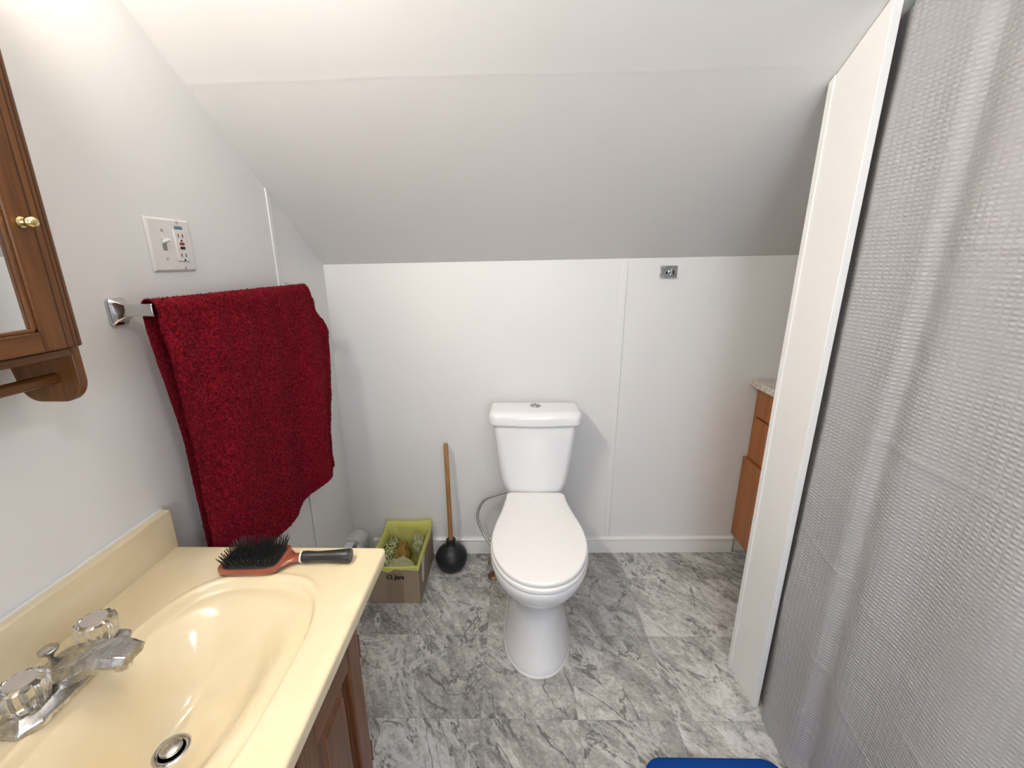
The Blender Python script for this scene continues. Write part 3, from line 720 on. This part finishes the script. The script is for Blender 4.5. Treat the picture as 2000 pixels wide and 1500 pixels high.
lump('net_bag', (-.552, 1.590, .112), (.030, .100, .052), 'net', 'dark green netted packaging in the left side of the lined box', 'packaging', 3)
lump('brown_paper', (-.500, 1.610, .100), (.026, .055, .050), 'brownpaper', 'crumpled brown wrapper in the middle of the lined box', 'wrapper', 8)
lump('plastic_film', (-.440, 1.662, .122), (.026, .036, .046), 'haze', 'cloudy crumpled plastic bag at the back right of the lined box', 'plastic bag', 5)
lump('plastic_film', (-.490, 1.512, .108), (.066, .038, .046), 'haze', 'puffed cloudy plastic bag at the front of the lined box', 'plastic bag', 12, .3)

# ------------------------------------------------------------------ plunger
pl = thing('plunger', (-.296, 1.668, 0), 'black rubber plunger with wooden handle standing beside the cardboard box', 'plunger')
PXc, PYc = -.295, 1.668
build('cup', MB().lathe((PXc, PYc, 0), [(.040, .0), (.048, .001), (.060, .014), (.0695, .038), (.0725, .058), (.069, .076), (.057, .096), (.040, .110), (.026, .117), (.021, .122), (.0195, .138), (.022, .141), (.0225, .147), (.016, .149), (.012, .148)], seg=48), 'rubber', pl, subsurf=1)
build('handle', MB().tube([(PXc, PYc, .130), (PXc - .003, PYc + .010, .30), (PXc - .012, PYc + .046, .585), (PXc - .0125, PYc + .0465, .592), (PXc - .0127, PYc + .047, .596)], [.0105, .0103, .0103, .0085, .004], 20), 'dowel', pl)

# ------------------------------------------------------------------ toilet
tl = thing('toilet', (.078, 1.40, 0), 'white two-piece toilet with closed lid against the back wall', 'toilet')
TXc = .078
def outline(yf, ybk, hw, ym, rw, rc=.02, nf=28, ns=8, nc=5):
    half = []
    for k in range(nf + 1):
        a = PI / 2 * k / nf; half.append((hw * math.sin(a) ** .93 if a else 0, ym - (ym - yf) * math.cos(a)))
    for k in range(1, ns + 1):
        q_ = k / ns; y = ym + (ybk - rc - ym) * q_; half.append((hw + (rw - hw) * smooth(0, 1, q_ * .999), y))
    for k in range(1, nc + 1):
        a = PI / 2 * k / nc; half.append((rw - rc + rc * math.cos(a), ybk - rc + rc * math.sin(a)))
    half.append((0, ybk))
    return half + [(-x, y) for x, y in reversed(half[1:-1])]
def oz(z, *a): return [(TXc + x, y, z) for x, y in outline(*a)]
secs = [(0, 1.122, 1.62, .120, 1.30, .105), (.010, 1.120, 1.62, .121, 1.30, .105), (.030, 1.128, 1.62, .117, 1.30, .104), (.08, 1.139, 1.62, .110, 1.31, .10),
        (.14, 1.146, 1.62, .101, 1.31, .098), (.20, 1.150, 1.62, .094, 1.31, .095), (.235, 1.148, 1.62, .095, 1.31, .095), (.265, 1.136, 1.63, .104, 1.30, .098),
        (.295, 1.110, 1.66, .123, 1.29, .104), (.325, 1.082, 1.70, .144, 1.28, .108), (.355, 1.062, 1.71, .158, 1.27, .112), (.380, 1.052, 1.71, .165, 1.27, .115), (.398, 1.049, 1.71, .1665, 1.27, .116),
        (.404, 1.052, 1.71, .164, 1.27, .114)]
bw = build('bowl', MB().loft([oz(*s) for s in secs]), 'ceramic', tl, angle=70)
build('base_caulk', MB().loft([oz(0, 1.118, 1.622, .1235, 1.30, .107), oz(.0045, 1.118, 1.622, .1235, 1.30, .107), oz(.008, 1.121, 1.62, .1205, 1.30, .105)]), 'trim', bw, angle=70)
def slab(o_, z0, z1, r, extra=()):   # rounded-edge slab from outline args
    f = lambda i, z: oz(z, o_[0] + i, o_[1] - i * .4, o_[2] - i, o_[3], o_[4] - i)
    return [f(r, z0), f(r * .3, z0 + r * .35), f(0, z0 + r), f(0, z1 - r), f(r * .3, z1 - r * .35), f(r, z1)]
so = (1.046, 1.57, .1655, 1.27, .120)
build('seat', MB().loft(slab(so, .406, .4235, .004)), 'seatplastic', tl, angle=70)
lo = (1.050, 1.572, .1625, 1.27, .119)
f = lambda i, z: oz(z, lo[0] + i, lo[1] - i * .4, lo[2] - i, lo[3], lo[4] - i)
build('seat_lid', MB().loft(slab(lo, .4255, .4425, .0055) + [f(.012, .4431), f(.03, .4440), f(.06, .4447), f(.1, .445)]), 'seatplastic', tl, angle=70)
for s_ in (-1, 1):
    build('hinge_post', MB().lathe((TXc + s_ * .073, 1.575, .404), [(.012, 0), (.012, .026), (.009, .029), (.001, .030)], seg=20), 'seatplastic', tl)
def tank_ring(z, hw, yf, ybk, rc=.03, crown=.006, n=8):
    pts = []
    for cx, cy, a0 in ((hw - rc, ybk - .012, 0), (-hw + rc, ybk - .012, 90), (-hw + rc, yf + rc, 180), (hw - rc, yf + rc, 270)):
        rr_ = .012 if cy > (yf + ybk) / 2 else rc
        for k in range(n + 1):
            a = math.radians(a0 + 90 * k / n); pts.append((TXc - .004 + cx + rr_ * math.cos(a) + (0 if rr_ == rc else (rc - rr_) * (1 if cx > 0 else -1)), cy + rr_ * math.sin(a)))
        if a0 == 180:
            for k in range(1, 12):
                q_ = k / 12; pts.append((TXc - .004 + (-hw + rc) + 2 * (hw - rc) * q_, yf - crown * math.sin(PI * q_)))
    return [(x, y, z) for x, y in pts]
tk_ = [(.406, .100, 1.600, 1.705, .03), (.418, .112, 1.590, 1.71, .03), (.436, .121, 1.582, 1.714, .035), (.452, .1275, 1.579, 1.715, .035), (.475, .1345, 1.577, 1.715, .035), (.52, .142, 1.575, 1.716, .035),
       (.60, .1525, 1.573, 1.717, .034), (.68, .162, 1.571, 1.718, .032), (.735, .168, 1.570, 1.718, .030)]
tnk = build('tank', MB().loft([tank_ring(z, hw, yf, ybk, rc, .008) for z, hw, yf, ybk, rc in tk_]), 'ceramic', tl, angle=70)
tr_ = lambda i, z: tank_ring(z, .184 - i, 1.560 + i, 1.724 - i, .034, .010)
build('tank_lid', MB().loft([tr_(.008, .733), tr_(.001, .737), tr_(0, .742), tr_(0, .765), tr_(.002, .775), tr_(.008, .782), tr_(.018, .786), tr_(.035, .7875)]), 'ceramic', tl, angle=70)
fb = build('flush_button', MB().lathe((TXc - .002, 1.655, .787), [(.023, 0), (.0235, .003), (.021, .0048), (.018, .0042)], seg=40), 'chrome', tl)
build('button_half', MB().lathe((TXc - .002, 1.655, .7912), [(.0172, 0), (.0165, .0018), (.001, .0022)], seg=40), 'dullchrome', fb)
build('button_split', MB().box(TXc - .0028, TXc - .0012, 1.638, 1.672, .7925, .7939), 'slot', fb)

# ------------------------------------------------------------------ water supply
ws = thing('supply_valve', (-.100, 1.618, 0), 'tarnished brass shut-off valve on the floor left of the toilet', 'valve')
build('escutcheon', MB().lathe((-.096, 1.612, 0), [(.030, 0), (.030, .003), (.022, .010), (.012, .014), (.010, .014)], seg=32), 'oldbrass', ws)
build('stub_pipe', MB().tube([(-.096, 1.612, .01), (-.096, 1.612, .075)], .0075, 16), 'oldbrass', ws)
build('valve_body', MB().lathe((-.096, 1.612, .062), [(.010, 0), (.012, .004), (.012, .014), (.010, .018), (.010, .030), (.0115, .031), (.0115, .040), (.006, .042)], seg=20).tube([(-.096, 1.612, .08), (-.122, 1.608, .08)], .006, 12), mat('aged_brass', (.36, .25, .14), .35, .8), ws)
build('valve_handle', MB().lathe((-.120, 1.607, .082), [(.004, -.006), (.016, -.005), (.018, 0), (.016, .004), (.004, .005)], 'X', 24, flute=lambda a: .10 * math.cos(5 * a)), mat('aged_brass_handle', (.42, .33, .22), .35, .8), ws)
pts = []
ctrl = [Vector(p) for p in ((-.096, 1.612, .105), (-.110, 1.625, .145), (-.152, 1.665, .190), (-.175, 1.690, .255), (-.145, 1.700, .325), (-.075, 1.690, .365), (-.010, 1.680, .392), (.010, 1.675, .408))]
for i in range(len(ctrl) - 1):
    p0, p1, p2, p3 = ctrl[max(i - 1, 0)], ctrl[i], ctrl[i + 1], ctrl[min(i + 2, len(ctrl) - 1)]
    for k in range(8):
        t_ = k / 8; pts.append(.5 * ((2 * p1) + (-p0 + p2) * t_ + (2 * p0 - 5 * p1 + 4 * p2 - p3) * t_ ** 2 + (-p0 + 3 * p1 - 3 * p2 + p3) * t_ ** 3))
pts.append(ctrl[-1])
build('supply_hose', MB().tube(pts, .0058, 14), 'braid', ws)

# ------------------------------------------------------------------ small chrome bracket on back wall
XB, ZBk = .609, 1.3155; YW = yb(.61)
wb = thing('wall_bracket', (XB, YW, ZBk), 'small empty chrome holder bracket high on the back wall', 'bracket')
build('back_plate', MB().box(XB - .034, XB + .034, YW - .004, YW + .001, ZBk - .022, ZBk + .021), 'dullchrome', wb, bevel=.003)
build('lip', MB().box(XB - .035, XB + .030, YW - .016, YW - .003, ZBk - .024, ZBk - .019).box(XB - .034, XB + .032, YW - .009, YW - .003, ZBk + .008, ZBk + .021), 'dullchrome', wb, bevel=.0015)
build('clip', MB().loft([[(XB + x, YW - .004 - d_, ZBk + z) for x, z in ((-.034, -.014), (-.018, -.012), (-.006, .004), (-.018, .006), (-.034, .001))] for d_ in (0, .006)]).box(XB + .008, XB + .013, YW - .014, YW - .003, ZBk - .018, ZBk + .010), 'chrome', wb, bevel=.001)
build('set_screw', MB().lathe((XB - .001, YW - .014, ZBk - .004), [(.001, 0), (.006, .002), (.007, .010)], 'Y', 20), 'chrome', wb)
for a, b in ((.014, .022), (-.011, -.006)): build('recess', MB().box(XB + a, XB + b, YW - .0048, YW - .0035, ZBk - .013, ZBk + .003), 'slot', wb)

# ------------------------------------------------------------------ far-right cabinet
rc_ = thing('side_cabinet', (1.2, 1.6, 0), 'orange-brown wooden cabinet with drawers half hidden behind the white partition', 'cabinet')
CXF = 1.045; CYB = yb(1.05) - .006; CYA = 1.22
build('carcass', MB().box(CXF, XR - .01, CYA, CYB, .10, .835), 'maple', rc_, bevel=.001)
build('toe_kick', MB().box(CXF + .07, XR - .01, CYA, CYB, 0, .10), 'groove', rc_)
build('countertop', MB().box(CXF - .040, XR - .005, CYA - .01, CYB + .004, .836, .868), 'laminate', rc_, bevel=.010, seg=4)
for z0, z1, th in ((.712, .828, .012), (.515, .704, .013)):
    build('drawer', MB().box(CXF - th, CXF, CYA + .01, CYB - .035, z0, z1), 'maple', rc_, bevel=.0015)
build('door', MB().box(CXF - .022, CXF, CYA + .01, CYB - .006, .108, .508), 'maple', rc_, bevel=.0015)

# ------------------------------------------------------------------ shower curtain
rod_z = 1.872; rx = .800
rd_ = thing('curtain_rod', (rx, 0, rod_z), 'white shower curtain rod above the grey curtain', 'curtain rod')
build('rod', MB().tube([(rx, -1.49, rod_z), (rx, 1.02, rod_z)], .0125, 20), 'white', rd_)
build('end_flange', MB().lathe((rx, YF, rod_z), [(.03, .0), (.03, .006), (.016, .02)], 'Y', 24), 'white', rd_)
def cx_at(y, z):
    h = z / 1.84; g = 1.15 - .35 * h
    x = .757 + .022 * h
    yc_ = .874 + .012 * h
    dyc = y - (yc_ - .040); x += g * .019 * math.exp(-(dyc / (.020 if dyc > 0 else .036)) ** 2)
    y2 = .655 + .01 * math.sin(3 * z)
    if y < y2: x -= g * .008 * smooth(1.4, .7, z) * (1 - math.exp(-(y2 - y) / .05)) * smooth(.2, .5, y)
    x += g * .005 * math.exp(-((y - .93) / .05) ** 2)
    x += g * (.008 * math.sin((y - .05) * 2 * PI / .31) * smooth(.78, .66, y) + .002 * math.sin(y * 41 + 1.5) * smooth(.78, .6, y))
    x += .004 * math.sin(19 * y + 2.2 * z) 
    # packing creases
    for zc_, sl in ((.62, .22), (.50, .20), (.98, -.02), (.35, .3), (1.38, .05)):
        d_ = z - zc_ - sl * (y - .8) - .006 * math.sin(25 * y); x -= .0022 * math.exp(-(d_ / .006) ** 2) * (.5 + .5 * math.sin(9 * y + zc_ * 20))
    x += .006 * noise.noise(Vector((y * 5, z * 3.5, 2)))
    return x
NYc, NZc = 420, 300
ys_c = [1.026 - 2.35 * (k / NYc) ** 1.25 for k in range(NYc + 1)]
mb = MB(); uvs = []
cols = [('r', k) for k in range(10, 0, -1)] + [('m', k) for k in range(NYc + 1)]
arc = 0
for ci, (kd, k) in enumerate(cols):
    for j in range(NZc + 1):
        q_ = j / NZc; z = .004 + 1.838 * q_
        edge = 1.004 + .022 * smooth(0, .25, q_) 
        if kd == 'm':
            y = ys_c[k]; yy = y - (1.026 - edge) * smooth(.93, 1.026, y)
            x = cx_at(y, z)
            # soft roll at the free edge
            r_ = .012; dd = 1.026 - y
            if dd < r_: x += r_ - math.sqrt(max(0, r_ * r_ - (r_ - dd) ** 2)) if dd < r_ else 0
            if q_ < .03: x -= .006 * (1 - q_ / .03)
            U = 1.026 - y
        else:
            x = cx_at(1.026, z) + .012 + .0016 * k; yy = edge + .0075 * k; U = -.0045 * k - .012
        mb.v.append((x, yy, z)); uvs.append((U, z))
nz1 = NZc + 1
for i in range(len(cols) - 1):
    for j in range(NZc): a = i * nz1 + j; mb.f.append((a, a + nz1, a + nz1 + 1, a + 1))
cur = build('shower_curtain', mb, 'curtain', origin=(.78, 0, 0), angle=180)
uvl = cur.data.uv_layers.new(name='UVMap')
for l in cur.data.loops: uvl.data[l.index].uv = uvs[l.vertex_index]
link(cur, 'grey waffle-weave shower curtain hanging beside the white partition', 'shower curtain')
hem = MB(); 
ringp = thing('curtain_ring', (rx, .98, rod_z), 'white curtain ring nearest the partition on the curtain rod', 'curtain ring', None)
def ring_mb(y): return MB().tube([(rx + .026 * math.sin(2 * PI * k / 24), y, rod_z - .012 + .030 * math.cos(2 * PI * k / 24)) for k in range(25)], .0022, 8)
COL.objects.unlink(ringp); bpy.data.objects.remove(ringp)
r1 = build('curtain_ring', ring_mb(.985), 'white', origin=(rx, .985, rod_z))
link(r1, 'white curtain ring on the rod, nearest to the white partition', 'curtain ring', 'rings along the curtain rod')
for k in range(1, 11):
    c = r1.copy(); COL.objects.link(c); c.location = (rx, .985 - .19 * k, rod_z)
    c['label'] = 'white curtain ring on the rod, %s from the white partition' % ('second third fourth fifth sixth seventh eighth ninth tenth eleventh'.split()[k - 1])

# ------------------------------------------------------------------ bath mat
def mat_ring(i, z, n=14, rc=.055):
    x0, x1, y0, y1 = .350 + i, .734 - i, .28 + i, .876 - i; pts = []
    for cx, cy, a0 in ((x1 - rc, y1 - rc, 0), (x0 + rc, y1 - rc, 90), (x0 + rc, y0 + rc, 180), (x1 - rc, y0 + rc, 270)):
        for k in range(n + 1):
            a = math.radians(a0 + 90 * k / n); pts.append((cx + rc * math.cos(a), cy + rc * math.sin(a), z))
    return pts
bmt = build('bath_mat', MB().loft([mat_ring(.004, 0), mat_ring(0, .006), mat_ring(0, .014), mat_ring(.004, .020), mat_ring(.012, .023), mat_ring(.03, .024)]), 'blue', origin=(.545, .58, 0), angle=70)
link(bmt, 'blue bath mat with rounded corners on the tiled floor', 'bath mat')
